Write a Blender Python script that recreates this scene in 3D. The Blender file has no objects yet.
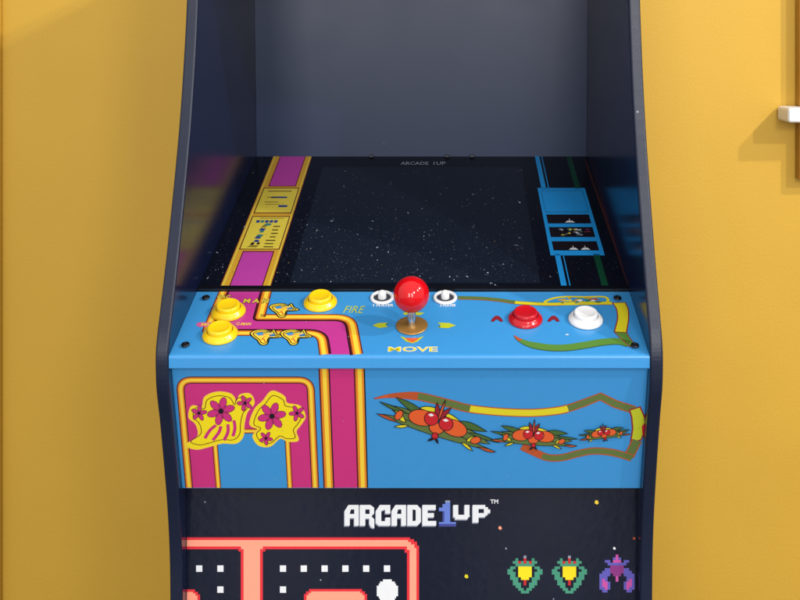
import bpy, bmesh, math, random
from mathutils import Vector
random.seed(7)
S = bpy.context.scene
COL = S.collection
PI = math.pi

# ------------------------------------------------------------------ camera model used to measure the place
F, CX, CY, CZ = 1000.0, 448.0, 40.0, 1.10
def ray(px, py): return Vector(((px-CX)/F, 1.0, -(py-CY)/F))
EYE = Vector((0, 0, CZ))

# ------------------------------------------------------------------ materials
def lin(c):
    return tuple(((v/255)/12.92 if v/255 <= .04045 else ((v/255+.055)/1.055)**2.4) for v in c)
def mat(name, rgb, rough=.4, metal=0., spec=.5, var=.06, vscale=60, bump=0., bscale=400, coat=0., rvar=.06, k=1.0, chips=0.):
    m = bpy.data.materials.new(name); m.use_nodes = True
    nt = m.node_tree; N = nt.nodes; L = nt.links
    b = N['Principled BSDF']
    c = tuple(v*k for v in lin(rgb))
    tc = N.new('ShaderNodeTexCoord')
    nz = N.new('ShaderNodeTexNoise'); nz.inputs['Scale'].default_value = vscale; nz.inputs['Detail'].default_value = 5
    L.new(tc.outputs['Object'], nz.inputs['Vector'])
    mx = N.new('ShaderNodeMix'); mx.data_type = 'RGBA'
    mx.inputs['A'].default_value = tuple(v*(1-var) for v in c)+(1,)
    mx.inputs['B'].default_value = tuple(v*(1+var) for v in c)+(1,)
    L.new(nz.outputs['Fac'], mx.inputs['Factor']); L.new(mx.outputs['Result'], b.inputs['Base Color'])
    mr = N.new('ShaderNodeMapRange'); mr.inputs['To Min'].default_value = max(.02, rough-rvar); mr.inputs['To Max'].default_value = rough+rvar
    n2 = N.new('ShaderNodeTexNoise'); n2.inputs['Scale'].default_value = 14; n2.inputs['Detail'].default_value = 6
    L.new(tc.outputs['Object'], n2.inputs['Vector']); L.new(n2.outputs['Fac'], mr.inputs['Value']); L.new(mr.outputs['Result'], b.inputs['Roughness'])
    if chips:
        vo = N.new('ShaderNodeTexVoronoi'); vo.inputs['Scale'].default_value = 95; L.new(tc.outputs['Object'], vo.inputs['Vector'])
        sp = N.new('ShaderNodeSeparateColor'); L.new(vo.outputs['Color'], sp.inputs['Color'])
        c1 = N.new('ShaderNodeMath'); c1.operation = 'LESS_THAN'; c1.inputs[1].default_value = chips; L.new(sp.outputs['Red'], c1.inputs[0])
        c2 = N.new('ShaderNodeMath'); c2.operation = 'LESS_THAN'; c2.inputs[1].default_value = .13; L.new(vo.outputs['Distance'], c2.inputs[0])
        c3 = N.new('ShaderNodeMath'); c3.operation = 'MULTIPLY'; L.new(c1.outputs[0], c3.inputs[0]); L.new(c2.outputs[0], c3.inputs[1])
        m2 = N.new('ShaderNodeMix'); m2.data_type = 'RGBA'; m2.inputs['B'].default_value = (.16, .18, .22, 1)
        L.new(c3.outputs[0], m2.inputs['Factor']); L.new(mx.outputs['Result'], m2.inputs['A']); L.new(m2.outputs['Result'], b.inputs['Base Color'])
    b.inputs['Metallic'].default_value = metal
    b.inputs['Specular IOR Level'].default_value = spec
    if coat: b.inputs['Coat Weight'].default_value = coat; b.inputs['Coat Roughness'].default_value = .08
    if bump:
        bn = N.new('ShaderNodeTexNoise'); bn.inputs['Scale'].default_value = bscale; bn.inputs['Detail'].default_value = 3
        L.new(tc.outputs['Object'], bn.inputs['Vector'])
        bp = N.new('ShaderNodeBump'); bp.inputs['Strength'].default_value = bump; bp.inputs['Distance'].default_value = .002
        L.new(bn.outputs['Fac'], bp.inputs['Height']); L.new(bp.outputs['Normal'], b.inputs['Normal'])
    return m

M = {}
def printed(name, rgb, **kw):
    a = dict(rough=.28, var=.03, vscale=90, bump=.02, bscale=700); a.update(kw)
    M[name] = mat(name, rgb, **a)
KP = .86
M['wall_paint'] = mat('wall_paint', (202, 159, 56), rough=.55, var=.05, vscale=7, bump=.16, bscale=260, spec=.3)
M['white_paint'] = mat('white_paint', (232, 232, 230), rough=.35, var=.02)
M['shelf_wood'] = mat('shelf_wood', (172, 124, 38), rough=.5, var=.2)
M['floor'] = mat('floor', (92, 90, 94), rough=.30, rvar=.06, spec=.22, var=.5, vscale=3.2)
M['cab'] = mat('cabinet_navy', (17, 24, 54), rough=.20, spec=.55, chips=.03, var=.08, vscale=30, bump=.03, bscale=500, rvar=.05)
M['back'] = mat('back_navy', (31, 45, 76), rough=.36, spec=.4, var=.05, vscale=8, bump=.04, bscale=700)
M['trim'] = mat('edge_trim', (13, 23, 46), rough=.38, spec=.42, chips=.022, var=.12, vscale=120, bump=.10, bscale=900)
M['blackbar'] = mat('black_plastic', (12, 13, 18), rough=.3)
M['deck'] = mat('deck_black', (13, 16, 26), rough=.13, var=.25, vscale=300, spec=.5)
M['screen'] = mat('screen_dark', (23, 29, 42), rough=.18, var=.25, vscale=160, spec=.5)
M['low'] = mat('lower_black', (12, 19, 38), rough=.16, spec=.4, var=.12, vscale=60, bump=.10, bscale=110)
M['dust1'] = mat('dust_bright', (190, 196, 206), rough=.9, spec=.1)
M['dust2'] = mat('dust_mid', (96, 104, 120), rough=.9, spec=.1)
M['dust3'] = mat('dust_dim', (48, 55, 72), rough=.9, spec=.1)
M['dust4'] = mat('dust_warm', (196, 160, 100), rough=.9, spec=.1)
printed('blue', (62, 150, 216), k=KP, rvar=.12)
printed('mag', (206, 52, 128), k=KP)
printed('magp', (196, 58, 148), k=KP)
printed('mag_deck', (196, 70, 172), rough=.18, k=.8)
printed('yel', (250, 214, 66), k=KP)
printed('org', (232, 138, 40), k=KP)
printed('mar', (98, 28, 30), k=KP)
printed('ink', (26, 20, 26), k=KP)
printed('gold', (216, 164, 52), rough=.18, k=.85)
printed('card', (228, 206, 74), rough=.18, k=.85)
printed('cardblue', (52, 70, 140), rough=.2, k=.8)
printed('cardgrn', (70, 130, 120), rough=.2, k=.8)
printed('cardgrey', (150, 130, 52), rough=.2, k=.8)
printed('lime', (196, 204, 44), k=KP)
printed('yelg', (226, 212, 40), k=KP)
printed('grn', (92, 138, 58), k=KP)
printed('olv', (98, 118, 62), k=KP)
printed('dgr', (72, 104, 50), k=KP)
printed('rust', (186, 84, 44), k=KP)
printed('orr', (228, 96, 44), k=KP)
printed('red', (200, 36, 44), k=KP)
printed('dred', (150, 34, 46), k=KP)
printed('pink', (214, 92, 150), k=KP)
printed('wht', (238, 240, 244), k=KP)
printed('grey', (150, 156, 172), k=KP)
printed('peach', (255, 162, 134), rough=.24, k=.92)
printed('fred', (226, 48, 58), rough=.24, k=.92)
printed('cyanbox', (36, 150, 226), rough=.15, k=1.)
printed('dkblue', (22, 92, 150), rough=.15, k=.8)
printed('dgreen', (18, 74, 50), rough=.15, k=.8)
printed('brown', (84, 42, 34), rough=.15, k=.7)
printed('teal', (70, 150, 122), k=KP)
printed('pyel', (248, 226, 30), k=KP)
printed('purp', (98, 92, 186), k=KP)
printed('ppink', (206, 84, 168), k=KP)
printed('pviol', (140, 54, 130), k=KP)
printed('lblue', (104, 130, 214), k=KP)
printed('lblue2', (64, 72, 150), k=KP)
M['btn_yel'] = mat('button_yellow', (250, 206, 22), rough=.22, var=.02, k=.9)
M['btn_red'] = mat('button_red', (196, 22, 34), rough=.18, var=.02, k=.9)
M['btn_wht'] = mat('button_white', (236, 236, 238), rough=.25, var=.02, k=.9)
M['ball'] = mat('ball_red', (206, 12, 22), rough=.10, var=.02, k=.95)
M['steel'] = mat('shaft_steel', (190, 194, 200), rough=.22, metal=1.)
M['brass'] = mat('washer_brass', (176, 130, 66), rough=.34, metal=.55, var=.2, vscale=40)
M['hole'] = mat('recess_dark', (60, 60, 72), rough=.6)
M['screw'] = mat('screw_black', (22, 20, 26), rough=.3, metal=.5)

# ------------------------------------------------------------------ mesh helpers
class MB:
    def __init__(s): s.bm = bmesh.new(); s.m = []
    def mi(s, k):
        if k not in s.m: s.m.append(k)
        return s.m.index(k)
    def face(s, pts, k, smooth=False):
        try: f = s.bm.faces.new([s.bm.verts.new(p) for p in pts])
        except ValueError: return
        f.material_index = s.mi(k); f.smooth = smooth; return f
    def prism(s, prof, x0, x1, k):
        """closed (y,z) profile extruded along x"""
        a = [s.bm.verts.new((x0, y, z)) for y, z in prof]; b = [s.bm.verts.new((x1, y, z)) for y, z in prof]
        n = len(prof); i = s.mi(k); fs = []
        for j in range(n): fs.append(s.bm.faces.new((a[j], a[(j+1) % n], b[(j+1) % n], b[j])))
        fs.append(s.bm.faces.new(a[::-1])); fs.append(s.bm.faces.new(b))
        for f in fs: f.material_index = i
        bmesh.ops.recalc_face_normals(s.bm, faces=fs)
        return fs
    def box(s, x0, x1, y0, y1, z0, z1, k, bev=0., seg=2):
        fs = s.prism([(y0, z0), (y1, z0), (y1, z1), (y0, z1)], x0, x1, k)
        if bev:
            es = list({e for f in fs for e in f.edges})
            bmesh.ops.bevel(s.bm, geom=es, offset=bev, segments=seg, profile=.5, affect='EDGES', clamp_overlap=True)
    def lathe(s, prof, k, seg=48, ks=None):
        """profile [(r,z)] turned round z, open ends closed when r is 0"""
        rings = []
        for r, z in prof:
            if r < 1e-6: rings.append([s.bm.verts.new((0, 0, z))])
            else: rings.append([s.bm.verts.new((r*math.cos(2*PI*i/seg), r*math.sin(2*PI*i/seg), z)) for i in range(seg)])
        for q in range(len(rings)-1):
            A, B = rings[q], rings[q+1]; mi = s.mi(ks[q] if ks else k)
            for i in range(seg):
                j = (i+1) % seg
                if len(A) == 1 and len(B) == 1: continue
                vs = (A[0], B[j], B[i]) if len(A) == 1 else ((A[i], A[j], B[0]) if len(B) == 1 else (A[i], A[j], B[j], B[i]))
                f = s.bm.faces.new(vs); f.material_index = mi; f.smooth = True
        bmesh.ops.recalc_face_normals(s.bm, faces=s.bm.faces[:])
    def build(s, name, parent=None, loc=None, mats=None):
        """vertices are in world space unless loc is given (then local to loc)"""
        me = bpy.data.meshes.new(name)
        org = Vector((0, 0, 0))
        if loc is None:
            p = parent
            while p is not None: org += p.location; p = p.parent
            for v in s.bm.verts: v.co -= org
        s.bm.to_mesh(me); s.bm.free()
        for k in s.m: me.materials.append(M[k])
        o = bpy.data.objects.new(name, me); COL.objects.link(o)
        if parent: o.parent = parent
        if loc is not None: o.location = loc
        return o

class Plane:
    def __init__(s, p, n):
        s.p = Vector(p); s.n = Vector(n).normalized()
        s.u = Vector((1, 0, 0)); s.v = s.n.cross(s.u).normalized()
        if s.v.z < 0: s.v = -s.v
    def uv(s, px, py):
        d = ray(px, py); t = (s.p-EYE).dot(s.n)/d.dot(s.n); q = EYE+d*t-s.p
        return (q.dot(s.u), q.dot(s.v))
    def uvs(s, L): return [s.uv(*q) for q in L]
    def to3(s, q, h=0.): return s.p+s.u*q[0]+s.v*q[1]+s.n*h

LAY = .00003
class Art:
    """printed art: flat pieces laid in order on one plane, in the mesh of the part that carries it"""
    def __init__(s, mb, pl, h=0.): s.mb = mb; s.pl = pl; s.h = h+LAY; s.n = 0
    def step(s, k=1): s.h += LAY*k
    def poly(s, uv, k, dh=0.):
        A = sum(uv[i][0]*uv[(i+1) % len(uv)][1]-uv[(i+1) % len(uv)][0]*uv[i][1] for i in range(len(uv)))
        if A < 0: uv = uv[::-1]
        s.mb.face([s.pl.to3(q, s.h+dh) for q in uv], k)
    def pp(s, pts, k, dh=0.): s.poly(s.pl.uvs(pts), k, dh)
    def ribbon(s, uv, bands, closed=False, dh=0.):
        n = len(uv); P = [Vector(q) for q in uv]; off = []
        for i in range(n):
            a = P[i-1] if (i or closed) else None; c = P[(i+1) % n] if (i < n-1 or closed) else None
            d1 = (P[i]-a).normalized() if a is not None else None; d2 = (c-P[i]).normalized() if c is not None else None
            if d1 is None: d1 = d2
            if d2 is None: d2 = d1
            n1 = Vector((-d1.y, d1.x)); n2 = Vector((-d2.y, d2.x)); m = n1+n2
            m = n1 if m.length < 1e-6 else m.normalized(); off.append(m/max(.45, m.dot(n1)))
        for o0, o1, k in bands:
            for i in range(n if closed else n-1):
                j = (i+1) % n
                q = [P[i]+off[i]*o0, P[j]+off[j]*o0, P[j]+off[j]*o1, P[i]+off[i]*o1]
                s.poly([tuple(v) for v in q], k, dh)
    def outlined(s, uv, fill, line, w, dh=0.):
        s.poly(uv, fill, dh); s.ribbon(uv, [(-w/2, w/2, line)], True, dh+LAY*.6)
    def text(s, body, x0, y0, x1, y1, k, bold=0., dh=0., shear=0., res=2):
        """text fitted in the box whose px corners are (x0,y0)-(x1,y1)"""
        cu = bpy.data.curves.new('t', 'FONT'); cu.body = body; cu.offset = bold; cu.resolution_u = res; cu.shear = shear
        o = bpy.data.objects.new('t', cu); COL.objects.link(o)
        bpy.context.view_layer.update()
        me = o.evaluated_get(bpy.context.evaluated_depsgraph_get()).to_mesh()
        V = [v.co.copy() for v in me.vertices]; Fc = [list(f.vertices) for f in me.polygons]
        COL.objects.unlink(o); bpy.data.objects.remove(o)
        a, b = s.pl.uv(x0, y1), s.pl.uv(x1, y1); c = s.pl.uv((x0+x1)/2, y0)
        mnx = min(v.x for v in V); mxx = max(v.x for v in V); mny = min(v.y for v in V); mxy = max(v.y for v in V)
        T = [(a[0]+(v.x-mnx)/(mxx-mnx)*(b[0]-a[0]), a[1]+(v.y-mny)/(mxy-mny)*(c[1]-a[1])) for v in V]
        for f in Fc: s.poly([T[i] for i in f], k, dh)

def smooth(P, n=6, closed=False):
    """Catmull-Rom through the points"""
    P = [Vector(p) for p in P]; N = len(P); out = []
    for i in range(N if closed else N-1):
        g = lambda j: P[j % N] if closed else P[max(0, min(N-1, j))]
        a, b, c, d = g(i-1), g(i), g(i+1), g(i+2)
        for q in range(n):
            t = q/n
            out.append(tuple(.5*((2*b)+(c-a)*t+(2*a-5*b+4*c-d)*t*t+(3*b-a-3*c+d)*t**3)))
    if not closed: out.append(tuple(P[-1]))
    return out
def rounded(P, r, n=8):
    """polyline with its inner corners rounded; r per corner or one value"""
    P = [Vector(p) for p in P]; out = [tuple(P[0])]
    for i in range(1, len(P)-1):
        rr = r[i-1] if isinstance(r, (list, tuple)) else r
        a = (P[i-1]-P[i]).normalized()*rr; c = (P[i+1]-P[i]).normalized()*rr
        for q in range(n+1):
            t = q/n; out.append(tuple(P[i]+a*(1-t)**2+c*t*t))
    out.append(tuple(P[-1])); return out

def tag(o, label=None, cat=None, group=None, kind=None):
    for k, v in (('label', label), ('category', cat), ('group', group), ('kind', kind)):
        if v: o[k] = v
    return o

# ------------------------------------------------------------------ setting
WALL = 1.50
b = MB(); b.box(-3.2, 3.2, WALL, WALL+.1, 0, 2.7, 'wall_paint'); tag(b.build('wall'), kind='structure')
b = MB(); b.face([(-3.2, -3.2, 0), (3.2, -3.2, 0), (3.2, WALL, 0), (-3.2, WALL, 0)], 'floor'); tag(b.build('floor'), kind='structure')
# painted trim board standing on the wall at the left edge of the picture
b = MB(); b.box(-.80, -.668, WALL-.010, WALL-.0005, .0, 2.4, 'wall_paint', .002); tag(b.build('wall_trim'), kind='structure')

# ------------------------------------------------------------------ shelf
sh = bpy.data.objects.new('wall_shelf', None); COL.objects.link(sh); sh.location = (.62, WALL, .98)
tag(sh, 'narrow white shelf board fixed to the yellow wall, right of the arcade cabinet', 'shelf')
b = MB(); b.box(.493, .80, WALL-.052, WALL-.002, .980, 1.0015, 'white_paint', .004, 3); b.build('board', sh)
for x in (.5205, .745):
    b = MB(); b.box(x, x+.030, WALL-.020, WALL-.0008, .893, .9795, 'shelf_wood', .001)
    b.box(x, x+.030, WALL-.020, WALL-.0008, 1.002, 1.62, 'shelf_wood', .001); b.build('upright', sh)

# ------------------------------------------------------------------ arcade cabinet
XC = -.0365; WI = .454; WO = .479
XL, XR = XC-WI/2, XC+WI/2
cab = bpy.data.objects.new('arcade_cabinet', None); COL.objects.link(cab); cab.location = (XC, 1.2, 0)
tag(cab, 'navy arcade cabinet with blue control panel, red ball joystick and magenta printed stripes', 'arcade machine')

FRONT = [(1.066, 1.29), (1.060, 1.20), (1.055, 1.142), (1.043, 1.08), (1.027, 1.018), (1.006, .958), (.981, .895), (.957, .842), (.9475, .822), (.9425, .806), (.942, .79),
         (.945, .768), (.956, .735), (.968, .693), (.978, .655), (.985, .622), (.990, .585), (.992, .5445), (.996, .40), (1.0, .0)]
FS = smooth(FRONT, 4)
PROF = FS+[(1.425, 0.), (1.425, 1.29)]
def side(x0, x1):
    mb = MB(); fs = mb.prism(PROF, x0, x1, 'cab')
    i = mb.mi('trim')
    for f in fs[:len(FS)-1]: f.material_index = i
    nf = len(fs)
    es = list({e for f in (fs[-1], fs[-2]) for e in f.edges})
    r = bmesh.ops.bevel(mb.bm, geom=es, offset=.0022, segments=3, profile=.5, affect='EDGES')
    for f in r['faces']:
        c = f.calc_center_median(); f.material_index = i; f.smooth = True
    return mb.build('side_panel', cab)
side(XC-WO/2, XL); side(XR, XC+WO/2)
# tiny pale chips on the edge moulding are in the dust below

# back panel, leaning very slightly
b = MB(); b.prism([(1.376, .93), (1.355, 1.26), (1.367, 1.26), (1.388, .93)], XL+.0002, XR-.0002, 'back'); 
for px, py, rr in ((384, 144, .0017), (446, 136, .0008), (490, 30, .0009), (521, 55, .0007), (330, 98, .0007)):
    for q in range(3):
        z = 0; d = ray(px+random.uniform(-1.5, 1.5), py+random.uniform(-1, 1)); t = 1.376
        for _ in range(6): z = CZ+d.z*t; t = 1.376-(z-.93)*(.021/.27)-.0006
        c = EYE+d*t; b.face([(c.x+rr*math.cos(k_*PI/4)*random.uniform(.5, 1), c.y, c.z+rr*math.sin(k_*PI/4)*random.uniform(.5, 1)) for k_ in range(8)][::-1], 'blackbar')
b.build('back_panel', cab)
b = MB(); b.box(XL+.0002, XR-.0002, 1.076, 1.42, 1.262, 1.280, 'cab', .001); b.build('roof', cab)
b = MB(); b.box(XL+.0002, XR-.0002, 1.069, 1.074, 1.235, 1.284, 'cab', .001); b.build('marquee', cab)
b = MB(); b.box(XL+.0002, XR-.0002, 1.405, 1.415, .02, 1.26, 'cab', .001); b.build('rear_board', cab)

# ---------------- screen deck
K0 = (1.0505, .8385); K1 = (1.376, .940)
kd = Vector((0, K1[0]-K0[0], K1[1]-K0[1])).normalized(); kn = Vector((0, -kd.z, kd.y))
PK = Plane((0, K0[0], K0[1]), kn)
mb = MB(); mb.prism([K0, K1, (K1[0]+.003, K1[1]-.010), (K0[0]+.003, K0[1]-.010)], XL+.0002, XR-.0002, 'deck')
a = Art(mb, PK)
vmax = PK.uv(400, 156.4)[1]; vof = lambda y: PK.uv(400, y)[1]
def krect(x0, x1, ya, yb, k, dh=0.):
    v0, v1 = vof(max(ya, yb)), min(vof(min(ya, yb)), vmax)
    a.poly([(x0, v0), (x1, v0), (x1, v1), (x0, v1)], k, dh)
krect(-.168, .098, 283, 167, 'screen')
# strip with cards
krect(-.2408, -.1868, 289, 150, 'mar'); a.step()
krect(-.2400, -.1876, 289, 150, 'gold'); a.step()
krect(-.2312, -.1955, 289, 251, 'mar'); krect(-.2312, -.1955, 186.5, 150, 'mar')
krect(-.2362, -.1903, 249.6, 216.2, 'mar'); krect(-.2362, -.1903, 213.4, 187.8, 'mar')
krect(-.2386, -.2370, 289, 150, 'card'); krect(-.1902, -.1888, 289, 150, 'card'); a.step()
krect(-.2300, -.1967, 289, 252, 'mag_deck'); krect(-.2300, -.1967, 185.8, 150, 'mag_deck')
krect(-.2350, -.1915, 248.8, 217.0, 'card'); krect(-.2350, -.1915, 212.6, 188.6, 'card'); a.step()
krect(-.229, -.199, 191.8, 190.6, 'cardgrey'); krect(-.222, -.202, 198.2, 196.6, 'cardblue'); krect(-.227, -.213, 197.8, 196.9, 'cardgrey')
krect(-.209, -.198, 207.2, 205.2, 'cardblue'); krect(-.228, -.211, 202.4, 201.6, 'cardgrey'); krect(-.226, -.208, 204.6, 204.0, 'cardgrey')
krect(-.226, -.197, 218.6, 217.9, 'cardgrey')
for i in range(5): krect(-.229+i*.0053, -.2247+i*.0053, 222.8, 220.2, 'cardblue' if i != 1 else 'cardgrn')
for y0, x0, w, k in ((225.5, -.219, .010, 'cardgrn'), (227.5, -.221, .007, 'cardgrey'), (230.4, -.2225, .0085, 'cardblue'), (232.5, -.221, .006, 'cardgrn'), (236.5, -.223, .009, 'cardgrn'), (238.6, -.224, .008, 'cardblue'), (242, -.2235, .007, 'cardblue'), (244.6, -.226, .005, 'ink'), (244.4, -.219, .004, 'ink'), (247.2, -.229, .014, 'cardgrey')):
    a.poly([(x0, vof(y0)), (x0+w*.8, vof(y0+.3)), (x0+w, vof(y0-1.6)), (x0+w*.3, vof(y0-2.4))], k)
for i, y0 in enumerate((227, 230.5, 234, 237.4, 241, 244.2, 247.4)):
    krect(-.2065-(.003 if i > 3 else 0), -.1985-.001*(i % 2), y0, y0-1.0, 'ink')
# blue box on the right and its lines
krect(.1195, .1255, 289, 254, 'cyanbox'); krect(.1195, .1255, 189, 150, 'cyanbox')
krect(.1283, .1295, 289, 254, 'cyanbox'); krect(.1283, .1295, 189, 150, 'cyanbox')
krect(.1625, .1695, 289, 254, 'dgreen'); krect(.1625, .1695, 189, 150, 'dgreen')
a.poly([(.186, vof(160)), (.188, vof(160)), (.1935, vof(287)), (.190, vof(287))], 'brown')
krect(.1146, .1752, 255.5, 188, 'cyanbox'); a.step()
krect(.1185, .1715, 212.4, 190.6, 'dkblue'); a.step(); krect(.1190, .1710, 212.0, 191.0, 'cyanbox')
for ya, yb in ((223.6, 214.6), (237.2, 227.2), (250.6, 241.4)): krect(.1190, .1705, ya, yb, 'ink')
a.step()
def craft(x, y, w, h, k):
    v = vof(y); a.poly([(x-w, v), (x-w*.4, v+h*.45), (x-w*.14, v+h*.3), (x, v+h), (x+w*.14, v+h*.3), (x+w*.4, v+h*.45), (x+w, v)], k)
craft(.1455, 222.6, .006, .011, 'wht'); craft(.142, 249.8, .0055, .010, 'wht'); craft(.1555, 249.8, .0055, .010, 'wht')
for i in range(22):
    x = .130+random.random()*.026; y = 229+random.random()*7; s_ = .0012+random.random()*.0016
    a.poly([(x-s_, vof(y)), (x, vof(y)-s_), (x+s_, vof(y)), (x, vof(y)+s_)], random.choice(['wht', 'card', 'cardgrn', 'grey']))
for i in range(5):
    x = .1605+random.random()*.007; y = 229.5+random.random()*2.5
    a.poly([(x-.001, vof(y)), (x, vof(y)-.001), (x+.001, vof(y)), (x, vof(y)+.001)], 'pink')
a.text('ARCADE', 400.5, 161.8, 428.5, 165.0, 'grey', .01); a.text('1UP', 433.5, 161.8, 445.5, 165.0, 'grey', .01)
# printed stars and real dust
a.step(2)
def speck(px, py, r, k, el=1., an=0.):
    u, v = PK.uv(px, py); n = 5; q = []
    for i in range(n):
        t = 2*PI*i/n+random.random()*.6; rr = r*(.6+.6*random.random())
        x, y = rr*math.cos(t)*el, rr*math.sin(t); q.append((u+x*math.cos(an)-y*math.sin(an), v+x*math.sin(an)+y*math.cos(an)))
    a.poly(q, k, random.random()*LAY)
def ondeck(px, py):
    u, v = PK.uv(px, py); return XL+.004 < u < XR-.004 and .014 < v < vmax-.006
cnt = 0
while cnt < 3800:
    px = random.uniform(200, 630); py = 158+(random.random()**.62)*130
    if not ondeck(px, py): continue
    u = PK.uv(px, py)[0]
    if -.243 < u < -.185 and random.random() < .93: continue
    if .113 < u < .177 and 186 < py < 257: continue
    if py < 200 and random.random() < .45: continue
    right = px > 525
    r_ = random.random()
    k = 'dust3' if r_ < .70 else ('dust2' if r_ < .95 else ('dust1' if r_ < .993 else 'dust4'))
    if right: 
        if random.random() < .45: continue
        k = 'brown' if random.random() < .35 else k
    sz = random.uniform(.00014, .00042)*(1.25 if k in ('dust1', 'dust4') else 1)
    an = random.gauss(2.15, .5) if not right else random.uniform(0, PI)
    speck(px, py, sz, k, random.uniform(1., 5. if random.random() < .3 else 2.), an); cnt += 1
for px, py, r in ((207, 279, .0016), (244, 228, .0013), (252, 172, .001), (303, 155.5 + 4, .001), (332, 220, .0018), (378, 248, .0013), (318, 230, .0012), (344, 187, .001), (474, 195, .0014), (493, 199, .0012), (519, 202, .0016), (487, 274, .0022), (491, 284, .0022), (496, 286, .0018), (516, 245, .0014), (430, 236, .0013), (560, 206, .001)):
    for q in range(3): speck(px+random.uniform(-1.6, 1.6), py+random.uniform(-1.2, 1.2), r*random.uniform(.3, .6), 'dust1' if q == 0 else 'dust2', random.uniform(1, 2.4), random.uniform(0, PI))
deck = mb.build('screen_deck', cab)
# front bar of the deck
def along(t, h): return (K0[0]+kd.y*t+kn.y*h, K0[1]+kd.z*t+kn.z*h)
mb = MB(); fs = mb.prism([along(-.0015, -.006), along(-.0015, .0010), along(.0050, .0010), along(.0054, .0006), along(.0054, -.0005), along(.001, -.006)], XL+.0003, XR-.0003, 'blackbar'); mb.build('front_bar', cab)
# small black clips where deck meets back panel
for px in (371.5, 447, 472):
    q = PK.to3(PK.uv(px, 157.2), .0); mb = MB(); mb.box(q.x-.003, q.x+.003, q.y-.004, q.y-.001, q.z+.0004, q.z+.003, 'blackbar', .0006); mb.build('clip', cab)

# ---------------- control panel
R0 = (.943, .802); R1 = (1.0485, .836)
pd = Vector((0, R1[0]-R0[0], R1[1]-R0[1])).normalized(); pn = Vector((0, -pd.z, pd.y))
PP = Plane((0, R0[0], R0[1]), pn)
pr = [R1, (R0[0]+.0026*pd.y, R0[1]+.0026*pd.z), (R0[0]+.0013, R0[1]+.0002), (R0[0]+.0004, R0[1]-.0006), (R0[0]+.0001, R0[1]-.0014), (R0[0], R0[1]-.0026), (.9435, .7905), (.9445, .7895), (.954, .7895), (1.03, .79), (1.0485, .81)]
mb = MB(); mb.prism(pr, XL+.0002, XR-.0002, 'blue')
a = Art(mb, PP)
def P(L): return PP.uvs(L)
EDGE = PP.uv(300, 355.7)[1]; REAR = PP.uv(300, 291.6)[1]
# magenta channel
top_r = P([(266, 291.6), (259, 317.6), (350, 317.6), (358.5, 356)]); top_r = [(top_r[0][0], REAR), top_r[1], top_r[2], (top_r[3][0]-.002, .0024)]
bot_l = P([(224, 291.6), (207, 332.5), (322, 332.5), (325, 356)]); bot_l = [(bot_l[0][0], REAR), bot_l[1], bot_l[2], (bot_l[3][0], .0024)]
tr = rounded(top_r, [.0005, .016]); bl = rounded(bot_l, [.006, .015])
a.poly(tr+bl[::-1], 'magp'); a.step()
def bands(w, flip=False):
    c = [(-.50, -.40, 'ink'), (-.40, -.26, 'mar'), (-.26, -.08, 'org'), (-.08, .26, 'yel'), (.26, .40, 'org'), (.40, .50, 'mar')]
    c = [(o0*w, o1*w, k) for o0, o1, k in c]
    return [(-o1, -o0, k) for o0, o1, k in c] if flip else c
a.ribbon(tr, bands(.0125), dh=0)
a.ribbon(bl, bands(.0115, True)); a.step(2)
# pill and game names beside the buttons
pl = P([(199, 322.4), (212, 322.4), (212, 327), (199, 327), (196.5, 325.6), (196.5, 323.6)]); a.poly(pl, 'pink')
a.step()
a.text('MS. PAC', 201, 323.2, 226, 326.0, 'yel', .02); a.text('C-MAN', 236, 322.6, 250.5, 325.4, 'yel', .02)
a.text('PAC', 216.5, 294.8, 230.5, 298.8, 'mar', .07); a.text('M A N', 242.4, 298.3, 268.6, 303.5, 'mar', .08); a.step(); a.text('PAC', 217, 295.2, 230, 298.4, 'card', .03); a.text('M A N', 243, 298.8, 268, 303.0, 'card', .03)
# three small pale leaf sprays
def spray(cx, cy, w, h):
    base = [(-.5, .28), (-.3, .46), (-.02, .48), (.14, .34), (.26, .48), (.34, .22), (.52, .02), (.26, -.06), (.1, -.08), (.02, -.48), (-.16, -.52), (-.28, -.2), (-.44, .04)]
    q = smooth(P([(cx+x*w, cy-y*h) for x, y in base]), 4, True)
    a.ribbon(q, [(-.0013, .0013, 'ink')], True); a.poly(q, 'yel', LAY*.5)
    c = Vector((sum(p[0] for p in q)/len(q), sum(p[1] for p in q)/len(q)))
    a.ribbon([tuple(c+(Vector(p)-c)*.84) for p in q], [(-.0005, .0005, 'ink')], True, LAY)
    a.poly(P([(cx+x*w, cy-y*h) for x, y in ((-.34, .22), (-.1, .34), (-.08, .1), (-.24, .06))]), 'blue', LAY); a.poly(P([(cx+x*w, cy-y*h) for x, y in ((.1, .2), (.3, .22), (.3, .04), (.12, .02))]), 'blue', LAY)
    for (x0, y0, x1, y1, k) in ((-.38, .22, .02, .32, 'ink'), (-.24, .08, .2, .16, 'org'), (-.2, -.3, .0, .05, 'org'), (-.1, .2, .2, .3, 'cardgrn'), (-.12, -.1, -.02, -.36, 'red'), (.12, .08, .36, .05, 'ink')):
        a.ribbon(P([(cx+x0*w, cy-y0*h), (cx+(x0+x1)/2*w, cy-((y0+y1)/2+.05)*h), (cx+x1*w, cy-y1*h)]), [(-.0005, .0005, k)], dh=LAY*1.6)
spray(284, 310.2, 28, 13); spray(266, 337, 30, 14.5); spray(296, 337, 30, 14.5)
a.step(3)
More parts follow.
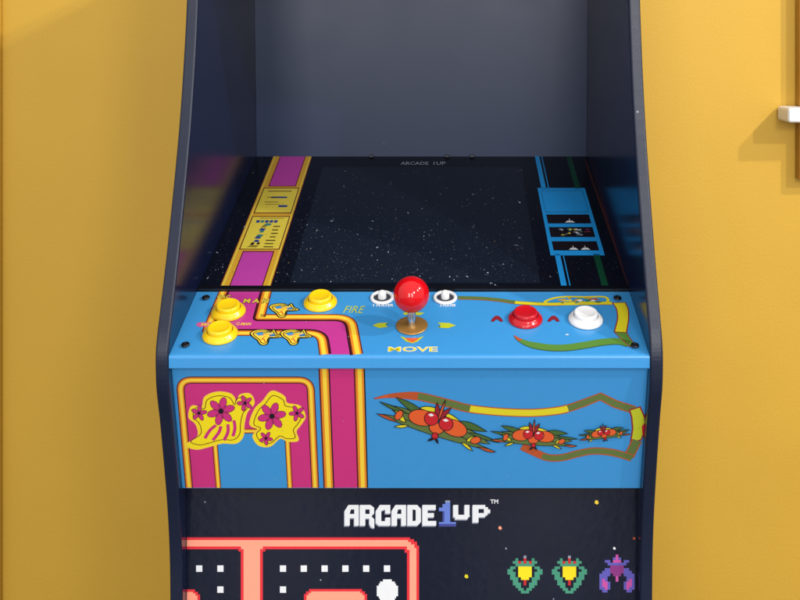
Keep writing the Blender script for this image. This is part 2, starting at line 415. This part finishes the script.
# writing and marks round the stick
a.text('MOVE', 387.7, 346.8, 437.8, 352.0, 'wht', .035); a.step(); a.text('MOVE', 388.2, 347.2, 437.2, 351.7, 'yelg', .008)
a.text('FIRE', 343, 306.2, 364.4, 313.2, 'lime', -.004, shear=.3)
a.text('1 PLAYER', 373, 304.3, 393.5, 306.7, 'wht', .03); a.text('2 PLAYER', 440, 304.3, 456, 306.7, 'wht', .03)
a.pp([(372.4, 325.6), (378, 323.3), (387.5, 322.8), (385.4, 325.0), (388, 327.2), (379, 328.2)], 'lime')
a.pp([(456, 325.6), (449, 323.2), (437.5, 322.8), (441, 325.2), (437.5, 327.8), (448, 328.4)], 'lime')
a.pp([(438, 327.4), (440, 325.6), (440.6, 327.8)], 'teal'); a.pp([(386, 323.2), (389.5, 324), (386.4, 325.6)], 'teal')
a.pp([(400, 336.4), (407, 338.4), (417, 338.4), (424, 336.4), (418, 341.6), (412.6, 343.6), (406, 341.6)], 'lime')
a.pp([(403, 313), (408, 312.4), (412, 311.6), (416, 312.4), (424.5, 313), (420, 315.4), (404, 315)], 'lime'); a.step()
a.pp([(404.5, 338.2), (419.5, 338.2), (415.6, 341.4), (412.6, 342.8), (408.6, 341.4)], 'orr')
# red arches either side of the red button
for cx in (497, 553.5):
    q = [(cx-6+12*t/8, 321.6-5.6*math.sin(PI*t/8)**.8) for t in range(9)]+[(cx+3.4-6.8*t/6, 321.8-2.2*math.sin(PI*t/6)) for t in range(7)]
    a.outlined(P(q), 'dred', 'mar', .0005)
# ribbon of green and yellow on the right
rb = smooth(P([(458, 298), (480, 298.6), (500, 300.4), (515, 302.6), (532, 303.8), (552, 304.4), (572, 303.6), (596, 303.4), (612, 303.4)]), 5)
a.ribbon(rb[:16], [(-.0026, .0026, 'olv')]); a.ribbon(rb[15:], [(-.0026, .0026, 'yelg')]); a.ribbon(rb, [(-.0032, -.0024, 'rust'), (.0024, .0032, 'olv')], dh=LAY*.5)
a.step(2)
orn = smooth(P([(545, 303), (552, 299), (566, 297), (585, 297.3), (603, 297), (608, 300), (604, 303.6), (585, 304.4), (560, 304.6)]), 4, True)
a.ribbon(orn, [(-.0015, .0015, 'yelg')], True)
for i in range(26):
    x = 556+random.random()*48; y = 298+random.random()*6; w = random.uniform(1.5, 5); h = random.uniform(.5, 1.3)
    k = random.choice(['yelg', 'card', 'olv', 'rust', 'cardgrn', 'wht', 'gold', 'teal'])
    a.poly(smooth(P([(x-w, y), (x, y-h), (x+w, y), (x, y+h)]), 3, True), k, LAY*(.2+.03*i))
a.step(2)
q1 = smooth(P([(612.5, 303.2), (616.4, 309), (617.6, 318), (616, 326), (614.4, 332.2)]), 5); q2 = smooth(P([(625, 302.8), (628, 309), (628.6, 318), (627.2, 328), (626.4, 333)]), 5)
a.outlined(q1+q2[::-1], 'yelg', 'dred', .0011)
g = P([(614.4, 332.2), (626.4, 333), (631, 340), (636.5, 347.5), (630, 347), (622, 340)]); a.outlined(g, 'grn', 'dred', .0009)
cen = smooth(P([(514, 335.6), (519, 339.8), (530, 344.6), (548, 347.8), (566, 348), (584, 345.6), (602, 342.6), (618, 341.6), (629, 344.4)]), 5)
n_ = len(cen); NR = []
for i in range(n_):
    d = (Vector(cen[min(i+1, n_-1)])-Vector(cen[max(i-1, 0)])).normalized(); NR.append(Vector((-d.y, d.x))*.0052*min(1, (i+.3)/12))
def lane(i, s0, s1, k, dh): a.poly([tuple(Vector(cen[i])+NR[i]*s0), tuple(Vector(cen[i+1])+NR[i+1]*s0), tuple(Vector(cen[i+1])+NR[i+1]*s1), tuple(Vector(cen[i])+NR[i]*s1)], k, dh)
for i in range(n_-1):
    lane(i, 1, -.8, 'grn' if i > 5 else 'rust', 0); lane(i, -.8, -1.05, 'dgr', 0)
a.pp([(565, 335), (567, 334.3), (569.5, 335), (567, 335.6)], 'wht')
a.step(4)
for _ in range(110):
    px, py = random.uniform(178, 645), random.uniform(294, 353); u, v = a.pl.uv(px, py)
    if not XL+.004 < u < XR-.004: continue
    q = random.uniform(.00012, .00032); t = random.uniform(0, PI); e = random.uniform(1, 3)
    a.poly([(u+q*e*math.cos(t), v+q*e*math.sin(t)), (u-q*math.sin(t), v+q*math.cos(t)), (u-q*e*math.cos(t), v-q*e*math.sin(t)), (u+q*math.sin(t), v-q*math.cos(t))], random.choice(['dust1', 'dust2', 'grey', 'mar']))
mb.build('control_panel', cab)

# ---------------- apron below it
A0 = (.952, .7885); A1 = (.991, .656)
ad = Vector((0, A1[0]-A0[0], A1[1]-A0[1])).normalized(); an_ = Vector((0, ad.z, -ad.y))
PA = Plane((0, A0[0], A0[1]), an_)
mb = MB(); mb.prism([A0, A1, (1.03, .6575), (1.03, .7885)], XL+.0002, XR-.0002, 'blue')
a = Art(mb, PA)
def PQ(L): return PA.uvs(L)
BOT = PA.uv(300, 488)[1]+.0002; TOP = -.0004
def aband(w, flip=False):
    c = [(-.50, -.38, 'ink'), (-.38, -.20, 'org'), (-.20, .16, 'yel'), (.16, .36, 'org'), (.36, .50, 'mar')]
    c = [(o0*w, o1*w, k) for o0, o1, k in c]; return [(-o1, -o0, k) for o0, o1, k in c] if flip else c
BTM = -((A0[0]-A1[0])**2+(A0[1]-A1[1])**2)**.5+.0004
xo0, xo1 = -.2565, -.1315; yt = PA.uv(245, 380)[1]
arch = [(xo0, BTM), (xo0, yt), (xo1, yt), (xo1, BTM)]; ar = rounded(arch, .012)
a.poly(ar, 'mag'); a.step()
a.ribbon(ar, aband(.0078))
xi0, xi1 = -.2275, -.1565; yi = PA.uv(250, 431)[1]
ir = rounded([(xi0, BTM), (xi0, yi), (xi1, yi), (xi1, BTM)], .008)
a.poly(ir, 'blue'); a.step(); a.ribbon(ir, aband(.0056))
a.poly([(-.1178, BTM), (-.0855, BTM), (-.0855, TOP), (-.1178, TOP)], 'mag'); a.step()
a.ribbon([(-.1180, BTM), (-.1180, TOP)], aband(.0108)); a.ribbon([(-.0845, BTM), (-.0845, TOP)], aband(.0108)); a.step(2)
# yellow and magenta flower bursts
def burst(outline, petals):
    q = smooth(PQ(outline), 5, True)
    a.poly(q, 'pyel'); a.ribbon(q, [(-.0007, .0007, 'yel')], True, LAY*.5)
    c = Vector((sum(p[0] for p in q)/len(q), sum(p[1] for p in q)/len(q)))
    a.ribbon([tuple(c+(Vector(p)-c)*.86) for p in q], [(-.0004, .0004, 'mar')], True, LAY*.7)
    for cx, cy, r, n, k in petals:
        for i in range(n):
            t = 2*PI*i/n+cx*.7
            e = [(cx+r*.55*math.cos(t)+r*.48*math.cos(s)*math.cos(t)-r*.27*math.sin(s)*math.sin(t), cy+r*.55*math.sin(t)+r*.48*math.cos(s)*math.sin(t)+r*.27*math.sin(s)*math.cos(t)) for s in [2*PI*j/10 for j in range(10)]]
            a.poly(PQ(e), k, LAY*1.2+LAY*.1*i); a.ribbon(PQ(e), [(-.0002, .0002, 'ink')], True, LAY*(2.2+.1*i))
        a.poly(PQ([(cx+r*.2*math.cos(s), cy+r*.2*math.sin(s)) for s in [2*PI*j/8 for j in range(8)]]), 'ink', LAY*3.2)
burst([(186, 445), (198, 436), (196, 424), (189, 417), (192, 406), (202, 407), (205, 397), (217, 392), (231, 394), (237, 402), (240, 395), (250, 394), (254, 403), (247, 412), (244, 424), (243, 436), (236, 443), (222, 443), (207, 447), (196, 449)],
      [(221, 411, 14, 6, 'mag'), (199, 413, 8, 5, 'mag'), (245, 403, 8, 5, 'mag')])
a.step(4)
burst([(250, 424), (255, 409), (263, 401), (272, 391), (284, 396), (287, 403), (300, 406), (305, 416), (301, 424), (296, 431), (298, 440), (288, 441), (280, 438), (270, 446), (259, 445), (253, 436), (258, 429)],
      [(272, 416, 14, 6, 'mag'), (297, 413, 8, 5, 'mag'), (266, 438, 7, 5, 'mag')])
a.step(4)
for L in ([(205, 438), (210, 430), (216, 425)], [(213, 440), (219, 432), (221, 426)], [(224, 440), (228, 432), (228, 424)], [(233, 436), (235, 428), (234, 420)]):
    a.ribbon(smooth(PQ(L), 4), [(-.0015, .0015, 'mag')])
# long ribbon on the right
def strip(cen, w, k, line='rust', lw=.0011, taper=0):
    n = len(cen); P_ = [Vector(c) for c in cen]; l = []; r = []
    for i in range(n):
        d = (P_[min(i+1, n-1)]-P_[max(i-1, 0)]).normalized(); nn = Vector((-d.y, d.x)); ww = w*(min(1, (i+.25)/taper) if taper else 1)/2
        l.append(P_[i]+nn*ww); r.append(P_[i]-nn*ww)
    for i in range(n-1): a.poly([tuple(l[i]), tuple(l[i+1]), tuple(r[i+1]), tuple(r[i])], k(i) if callable(k) else k)
    a.ribbon([tuple(v) for v in l], [(-lw/2, lw/2, line)], dh=LAY*.5); a.ribbon([tuple(v) for v in r], [(-lw/2, lw/2, line)], dh=LAY*.5)
up = smooth(PQ([(374, 398.4), (388, 395.8), (402, 395.2), (418, 396.0), (434, 399.4), (452, 404), (470, 408.4), (500, 411.6), (532, 412.6), (556, 410.6), (568, 408.2)]), 5)
strip(up, .0082, lambda i: 'orr' if i < 5 else ('rust' if i < 15 else ('olv' if i < 30 else 'yelg')), taper=14)
a.step()
strip(PQ([(568, 408.2), (583, 403), (600.5, 396.2), (615, 403.6), (634, 409.6)]), .0078, 'olv'); a.step()
a.outlined(PQ([(629.5, 409.6), (640, 406.6), (644.6, 417), (645.8, 428), (641, 439.6), (630.6, 442), (632.6, 428), (631.6, 417)]), 'lime', 'dred', .0014)
a.step(2)
strip(PQ([(637, 440), (628.6, 456.6)]), .0092, 'olv'); a.step()
strip(smooth(PQ([(632, 457.6), (614, 452.4), (594, 450.6), (578, 453.2), (562, 457.2), (548, 457.2), (536, 452.6), (522, 446)]), 4), .0072, lambda i: 'olv' if i < 22 else 'rust'); a.step()
a.pp([(641.6, 426), (645.6, 421), (647.2, 428), (645.0, 437), (642.4, 435)], 'red')
# three sprigs of berries and leaves
def sprig(cx, cy, L, rot):
    ca, sa = math.cos(rot), math.sin(rot)
    def T(L_): return PQ([(cx+L*(x*ca-y*sa), cy-L*(x*sa+y*ca)) for x, y in L_])
    w = .00075*(.5+L/120)
    def leaf(x0, y0, x1, y1, wd, k, n=10):
        d = Vector((x1-x0, y1-y0)); ln = d.length; d.normalize(); nn = Vector((-d.y, d.x)); q = []
        for i in range(n+1):
            t = i/n; q.append((x0+d.x*ln*t+nn.x*wd*math.sin(PI*t**.8), y0+d.y*ln*t+nn.y*wd*math.sin(PI*t**.8)))
        for i in range(n-1, 0, -1):
            t = i/n; q.append((x0+d.x*ln*t-nn.x*wd*.6*math.sin(PI*t), y0+d.y*ln*t-nn.y*wd*.6*math.sin(PI*t)))
        a.outlined(T(q), k, 'ink', w); a.step(1)
    def oval(x, y, rx, ry, k, t0=0.):
        q = [(x+rx*math.cos(s)*math.cos(t0)-ry*math.sin(s)*math.sin(t0), y+rx*math.cos(s)*math.sin(t0)+ry*math.sin(s)*math.cos(t0)) for s in [2*PI*j/18 for j in range(18)]]
        a.outlined(T(q), k, 'ink', w); a.step(1)
    leaf(-1., .02, 1.02, -.06, .085, 'olv', 14); leaf(-.98, .02, -.62, -.02, .03, 'rust'); leaf(1.02, -.06, .72, -.06, .03, 'rust')
    leaf(-.2, .12, -.86, .20, .10, 'olv'); leaf(.2, .10, .90, .04, .10, 'olv'); leaf(-.2, .22, -.76, .36, .07, 'dgr'); leaf(.25, .22, .80, .22, .07, 'dgr'); leaf(-.5, .16, -1.0, .22, .035, 'dgr'); leaf(.5, .12, 1.04, .10, .035, 'dgr')
    leaf(-.5, .02, -.72, .16, .05, 'yelg'); leaf(.52, -.02, .72, .10, .05, 'yelg'); leaf(-.45, -.02, -.66, -.10, .03, 'yelg'); leaf(.45, -.06, .66, -.14, .03, 'yelg')
    oval(-.64, .10, .085, .055, 'orr', 1.2); oval(.66, .04, .085, .055, 'orr', .5)
    leaf(-.35, .3, .05, .34, .05, 'yelg'); leaf(.35, .26, .0, .34, .05, 'yelg')
    oval(-.27, .16, .22, .13, 'orr', .1); oval(.27, .14, .22, .13, 'orr', -.1); oval(.0, .06, .12, .09, 'orr')
    leaf(.0, .2, -.10, .46, .05, 'dred'); leaf(.0, .2, .14, .44, .05, 'dred'); leaf(.0, .18, .02, .54, .025, 'orr')
    oval(-.12, .19, .115, .11, 'red'); oval(.13, .17, .115, .11, 'red'); oval(.01, -.07, .05, .06, 'red')
    for x, y in ((-.14, .24), (.11, .22)): a.poly(T([(x-.05, y), (x, y+.03), (x+.05, y+.01), (x, y-.02)]), 'wht')
    leaf(.0, -.10, -.08, -.17, .02, 'ink', 4); leaf(.02, -.10, .09, -.17, .02, 'ink', 4); a.step(1)
a.step(2)
sprig(435.5, 431, 62, -.27); sprig(533, 441, 43, -.03); sprig(604, 435, 25.5, .16)
a.step(4)
for _ in range(60):
    px, py = random.uniform(178, 645), random.uniform(370, 486); u, v = a.pl.uv(px, py)
    if not XL+.004 < u < XR-.004: continue
    q = random.uniform(.00012, .00032); t = random.uniform(0, PI); e = random.uniform(1, 3)
    a.poly([(u+q*e*math.cos(t), v+q*e*math.sin(t)), (u-q*math.sin(t), v+q*math.cos(t)), (u-q*e*math.cos(t), v-q*e*math.sin(t)), (u+q*math.sin(t), v-q*math.cos(t))], random.choice(['dust1', 'dust2', 'grey', 'mar']))
mb.build('front_apron', cab)

# ---------------- lower panel
PL = Plane((0, 1.007, .6), (0, -1, 0))
mb = MB(); mb.prism([(1.007, .06), (1.007, .6570), (1.019, .6570), (1.019, .06)], XL+.0002, XR-.0002, 'low')
a = Art(mb, PL)
XE = PL.uv(190, 550)[0]; XE = max(XE, XL+.0004)
def lrect(x0, y0, x1, y1, k, dh=0.):
    p0, p1 = PL.uv(x0, y1), PL.uv(x1, y0); u0 = max(p0[0], XL+.0004); a.poly([(u0, p0[1]), (p1[0], p0[1]), (p1[0], p1[1]), (u0, p1[1])], k, dh)
YB = 860
# frame lines (red outside, peach inside), stepped corners
a.pp([(180, 537.4), (410, 537.4), (410, 539.2), (414, 539.2), (414, 541.6), (417, 541.6), (417, 545.6), (419, 545.6), (419, YB), (407, YB), (407, 552.6), (404.6, 552.6), (404.6, 549.2), (265.4, 549.2), (265.4, 551.4), (262.8, 551.4), (262.8, YB), (240.8, YB), (240.8, 551.4), (238.4, 551.4), (238.4, 549.2), (180, 549.2)], 'fred') if False else None
def clampx(L): return [(max(PL.uv(x, y)[0], XL+.0004), PL.uv(x, y)[1]) for x, y in L]
a.poly(clampx([(180, 537.4), (410, 537.4), (410, 539.2), (414, 539.2), (414, 541.6), (417, 541.6), (417, 545.6), (419, 545.6), (419, YB), (407, YB), (407, 552.6), (404.6, 552.6), (404.6, 549.2), (265.4, 549.2), (265.4, 551.4), (262.8, 551.4), (262.8, YB), (240.8, YB), (240.8, 551.4), (238.4, 551.4), (238.4, 549.2), (180, 549.2)]), 'fred')
a.step()
a.poly(clampx([(180, 540), (408, 540), (408, 542), (411, 542), (411, 544.4), (414.4, 544.4), (414.4, 548), (416.4, 548), (416.4, YB), (409.6, YB), (409.6, 549.8), (407, 549.8), (407, 546.4), (262.8, 546.4), (262.8, 549), (260, 549), (260, YB), (243.6, YB), (243.6, 549), (241, 549), (241, 546.4), (180, 546.4)]), 'peach')
for x0, x1, y0, y1 in ((180, 200, 589.4, 640), (304, 367, 589.0, 640), (304, 367, 690, 740), (180, 200, 690, 740)):
    a.step(-1)
    a.poly(clampx([(x0, y0+5), (x0+2, y0+5), (x0+2, y0+2.4), (x0+5, y0+2.4), (x0+5, y0), (x1-5, y0), (x1-5, y0+2.4), (x1-2, y0+2.4), (x1-2, y0+5), (x1, y0+5), (x1, y1), (x0, y1)]), 'fred')
    a.step(1)
    a.poly(clampx([(x0+2.6, y0+6.2), (x0+4.6, y0+6.2), (x0+4.6, y0+4), (x0+7, y0+4), (x0+7, y0+2.4), (x1-7, y0+2.4), (x1-7, y0+4), (x1-4.6, y0+4), (x1-4.6, y0+6.2), (x1-2.6, y0+6.2), (x1-2.6, y1-2.6), (x0+2.6, y1-2.6)]), 'peach')
dots = [(199.2, 568.6), (220.4, 568.6)]+[(283+20.8*i, 568.6) for i in range(6)]+[(220.4, 589.6), (283, 589.6), (220.4, 610.6), (283, 610.6), (220.4, 631.6), (283, 631.6), (387, 632), (387, 653)]
dots += [(283+20.8*i, 663) for i in range(6)]
for x, y in dots: lrect(x-3.1, y-3.2, x+3.1, y+3.2, 'wht')
for i in range(11):
    y = 579.4+i*2.1; hw = [4.4, 7.4, 8.6, 10.6, 10.6, 10.6, 10.6, 10.6, 8.6, 7.4, 4.4][i]; lrect(387.4-hw, y, 387.4+hw, y+2.1, 'wht')
# pixel emblems
def pix(cx, cy, rows, cmap, s=2.55):
    for j, row in enumerate(rows):
        full = row+row[-2::-1]; i = 0; n = len(full)
        while i < n:
            c = full[i]; e = i
            while e < n and full[e] == c: e += 1
            if c in cmap: lrect(cx+(i-n/2)*s, cy+(j-len(rows)/2)*s, cx+(e-n/2)*s, cy+(j+1-len(rows)/2)*s, cmap[c], LAY*.1)
            i = e
G = ["......e", "...g..r", "..ggrgr", "...gggg", ".gg.yyy", "gg..yyy", "ggg.yyy", ".gg.yyy", ".ggg.yy", "..gg..r", "..ggg.r", "...gg..", "....gg.", ".....gg"]
GC = {'g': 'teal', 'y': 'pyel', 'r': 'red', 'e': 'grey'}
pix(525, 574.5, G, GC, 2.7); pix(569.4, 574.5, G, GC, 2.7)
V_ = ["......k", ".....ck", "..cc.kk", "...cccc", "....vvv", "..ccvvv", ".cccvvv", "cccc.vv", "ccc...k", "ckc...k", "ckkc...", "ckkc...", "cckc...", ".cc...."]
pix(617, 573.5, V_, {'c': 'purp', 'k': 'ppink', 'v': 'pviol'}, 2.7)
# stars
for x, y, r, k in ((596.5, 502.4, 2.2, 'yel'), (500, 528, 1.9, 'peach'), (466.3, 576.4, 2.1, 'yelg'), (634, 538.4, 1.5, 'rust'), (614.3, 548.4, 1.5, 'wht'), (506, 548.6, 1, 'grey'), (205, 502, .8, 'grey'), (320.6, 580, .9, 'grey'), (553.5, 599, .8, 'grey'), (470, 516, .5, 'grey'), (640, 620, 1.4, 'yel'), (480, 650, 1.6, 'wht'), (540, 640, 1.5, 'peach')):
    a.pp([(x-r*.5, y-r), (x+r*.6, y-r*.8), (x+r, y+r*.4), (x+r*.2, y+r), (x-r*.9, y+r*.3)], k)
# the maker's wordmark, block letters
a.step(2)
LX0, LS = 330.0, 1/4.444
def lp(L, k, dx=0, dy=0, dh=0.): a.pp([(LX0+(x+dx)*LS, 490+(y+dy)*LS) for x, y in L], k, dh)
LET = [
 ([(65, 158), (65, 92), (82, 66), (128, 66), (128, 158), (108, 158), (108, 124), (88, 124), (88, 158)], [[(88, 104), (93, 86), (108, 86), (108, 106), (88, 106)]]),
 ([(133, 158), (133, 66), (180, 66), (196, 78), (196, 104), (184, 116), (197, 130), (197, 170), (182, 164), (175, 150), (175, 126), (157, 126), (157, 158)], [[(157, 86), (176, 86), (176, 106), (157, 106)]]),
 ([(204, 92), (222, 66), (268, 66), (268, 104), (246, 104), (246, 86), (228, 92), (228, 138), (246, 138), (246, 122), (268, 122), (268, 158), (218, 158), (204, 146)], []),
 ([(274, 158), (274, 92), (291, 66), (338, 66), (338, 158), (317, 158), (317, 124), (298, 124), (298, 158)], [[(298, 104), (303, 86), (317, 86), (317, 106), (298, 106)]]),
 ([(344, 158), (344, 66), (388, 66), (404, 84), (404, 142), (388, 158)], [[(367, 86), (381, 88), (381, 136), (367, 138)]]),
 ([(411, 158), (411, 66), (470, 66), (470, 88), (434, 88), (434, 102), (462, 102), (462, 121), (434, 121), (434, 137), (472, 137), (472, 158)], []),
 ([(548, 66), (570, 66), (570, 110), (598, 110), (598, 66), (620, 66), (620, 120), (612, 120), (612, 130), (556, 130), (556, 120), (548, 120)], []),
 ([(634, 144), (634, 66), (690, 66), (690, 76), (702, 76), (702, 86), (712, 86), (712, 102), (700, 102), (700, 112), (690, 112), (690, 120), (660, 120), (660, 144)], [[(660, 84), (684, 84), (684, 102), (660, 102)]]),
]
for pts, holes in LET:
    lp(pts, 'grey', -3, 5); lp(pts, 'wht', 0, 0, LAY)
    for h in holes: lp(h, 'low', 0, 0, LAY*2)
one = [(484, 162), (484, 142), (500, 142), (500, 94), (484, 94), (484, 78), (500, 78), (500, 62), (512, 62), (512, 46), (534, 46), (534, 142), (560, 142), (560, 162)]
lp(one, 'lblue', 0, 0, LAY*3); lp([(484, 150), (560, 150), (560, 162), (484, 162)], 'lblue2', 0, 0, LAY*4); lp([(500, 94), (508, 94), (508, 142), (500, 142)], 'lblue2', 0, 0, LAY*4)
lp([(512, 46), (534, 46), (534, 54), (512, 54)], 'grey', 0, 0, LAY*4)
a.step(4)
a.text('TM', 490.3, 499.3, 498.2, 503.6, 'wht', .02)
mb.build('lower_panel', cab)

# ---------------- controls on the panel
tilt = math.atan2(pd.z, pd.y)
def place(px, py, h=.0): return PP.to3(PP.uv(px, py), h)-cab.location
def button(px, py, k, name='button', rf=.0172):
    mb = MB()
    mb.lathe([(rf, 0), (rf, .0010), (rf-.0003, .0019), (rf-.0010, .0028), (rf-.0020, .0038), (rf-.0032, .0050), (.0136, .0056), (.0130, .0058), (.0126, .0054), (.0124, .0040)], k, 64)
    o = mb.build(name, cab, place(px, py, .0006)); o.rotation_euler = (tilt, 0, 0)
    mb = MB()
    mb.lathe([(.0119, .003), (.0119, .0078), (.0115, .0088), (.0106, .0094), (.0096, .0094), (.0086, .0090), (.005, .0085), (0, .0084)], k, 64)
    q = mb.build('plunger', o, Vector((0, 0, 0)))
    return o
y1 = button(228.6, 312.4, 'btn_yel')
def dup(root, px, py):
    r = root.copy(); COL.objects.link(r); r.parent = cab; r.location = place(px, py, .0006)
    for ch in root.children:
        c = ch.copy(); COL.objects.link(c); c.parent = r
    return r
dup(y1, 220.2, 335.2); dup(y1, 320.4, 303.2)
o = button(525.4, 319.6, 'btn_red'); o['label'] = 'red push button between two red arches'
o = button(585.6, 320.2, 'btn_wht'); o['label'] = 'white push button'
def start(px, py):
    mb = MB()
    mb.lathe([(.0124, 0), (.0124, .0010), (.0118, .0019), (.0106, .0022), (.0096, .0020), (.0091, .0012), (.0089, .0003), (0, .0003)], 'btn_wht', 48, ['btn_wht']*6+['hole'])
    o = mb.build('start_button', cab, place(px, py, .0006)); o.rotation_euler = (tilt, 0, 0)
    mb = MB(); mb.lathe([(.0044, .0004), (.0042, .0055), (.0036, .0074), (.002, .0084), (0, .0086)], 'btn_wht', 32); mb.build('plunger', o, Vector((0, 0, 0)))
    return o
s1 = start(382.2, 298.4); s2 = dup(s1, 445.2, 298.4)
# joystick
js = MB(); js.lathe([(.0158, 0), (.0158, .0006), (.0150, .0011), (0, .0011)], 'brass', 64)
jo = js.build('joystick', cab, place(411.8, 326.2, .0008)); jo.rotation_euler = (tilt, 0, 0)
js = MB(); js.lathe([(.0040, .0006), (.0040, .036), (0, .036)], 'steel', 32); s_ = js.build('shaft', jo, Vector((0, 0, 0)))
mb = MB(); RB = .0176; n = 32
mb.lathe([(max(0, RB*math.sin(PI*i/n)) if 0 < i < n else 0, .0352-RB*math.cos(PI*i/n)) for i in range(n+1)], 'ball', 64); mb.build('ball', jo, Vector((0, 0, 0)))
# screws
for px, py in ((206, 299), (185.6, 346.2), (617.4, 299.4), (634.8, 347)):
    mb = MB(); mb.lathe([(.0040, 0), (.0038, .0010), (.0026, .0018), (.0016, .0018), (.0012, .0008), (0, .0008)], 'screw', 24)
    o = mb.build('screw', cab, place(px, py, .0016)); o.rotation_euler = (tilt, 0, 0)

# ------------------------------------------------------------------ light
w = bpy.data.worlds.new('World'); S.world = w; w.use_nodes = True
nt = w.node_tree; N = nt.nodes; L = nt.links; bg = N['Background']
tc = N.new('ShaderNodeTexCoord'); sx = N.new('ShaderNodeSeparateXYZ'); L.new(tc.outputs['Generated'], sx.inputs[0])
cr = N.new('ShaderNodeValToRGB'); cr.color_ramp.elements[0].position = .25; cr.color_ramp.elements[0].color = (.70, .69, .68, 1)
cr.color_ramp.elements[1].position = .85; cr.color_ramp.elements[1].color = (1, .99, .97, 1)
mr = N.new('ShaderNodeMapRange'); mr.inputs['From Min'].default_value = -1; mr.inputs['From Max'].default_value = 1
L.new(sx.outputs['Z'], mr.inputs['Value']); L.new(mr.outputs['Result'], cr.inputs['Fac']); L.new(cr.outputs['Color'], bg.inputs['Color'])
bg.inputs['Strength'].default_value = .98

def lamp(name, loc, at, size, power, col=(1, .97, .92), tall=0):
    d = bpy.data.lights.new(name, 'AREA'); d.shape = 'RECTANGLE' if tall else 'DISK'; d.size = size; d.size_y = tall or size; d.energy = power; d.color = col
    o = bpy.data.objects.new(name, d); COL.objects.link(o); o.location = loc
    o.rotation_euler = (Vector(at)-Vector(loc)).to_track_quat('-Z', 'Y').to_euler()
    return o
lamp('right_lamp', (1.60, .50, 2.16), (.1, 1.25, .85), .06, 19)
lamp('room_lamp', (1.90, -.50, 2.40), (.1, 1.25, .85), .08, 24)
lamp('front_lamp', (.588, -.72, 1.683), (-.1, 1.25, .85), .30, 9)
for x in (-.80, .42): lamp('front_fill', (x, -2.6, 1.42), (x*.5, 1.25, 1.1), .62, 29, (1, .99, .98), 1.5)  # two added fill lamps behind the camera, lifting the apron and panel sheen

# ------------------------------------------------------------------ camera
cd = bpy.data.cameras.new('Camera'); cam = bpy.data.objects.new('Camera', cd); COL.objects.link(cam)
cam.location = EYE; cam.rotation_euler = (math.radians(90), 0, 0)
cd.sensor_width = 36; cd.lens = 45; cd.shift_x = (400-CX)/800; cd.shift_y = -(300-CY)/800; cd.clip_start = .01; cd.clip_end = 50
S.camera = cam
S.render.resolution_x, S.render.resolution_y = 1024, 768
S.view_settings.view_transform = 'Standard'; S.view_settings.look = 'None'; S.view_settings.gamma = 1; S.view_settings.exposure = 0
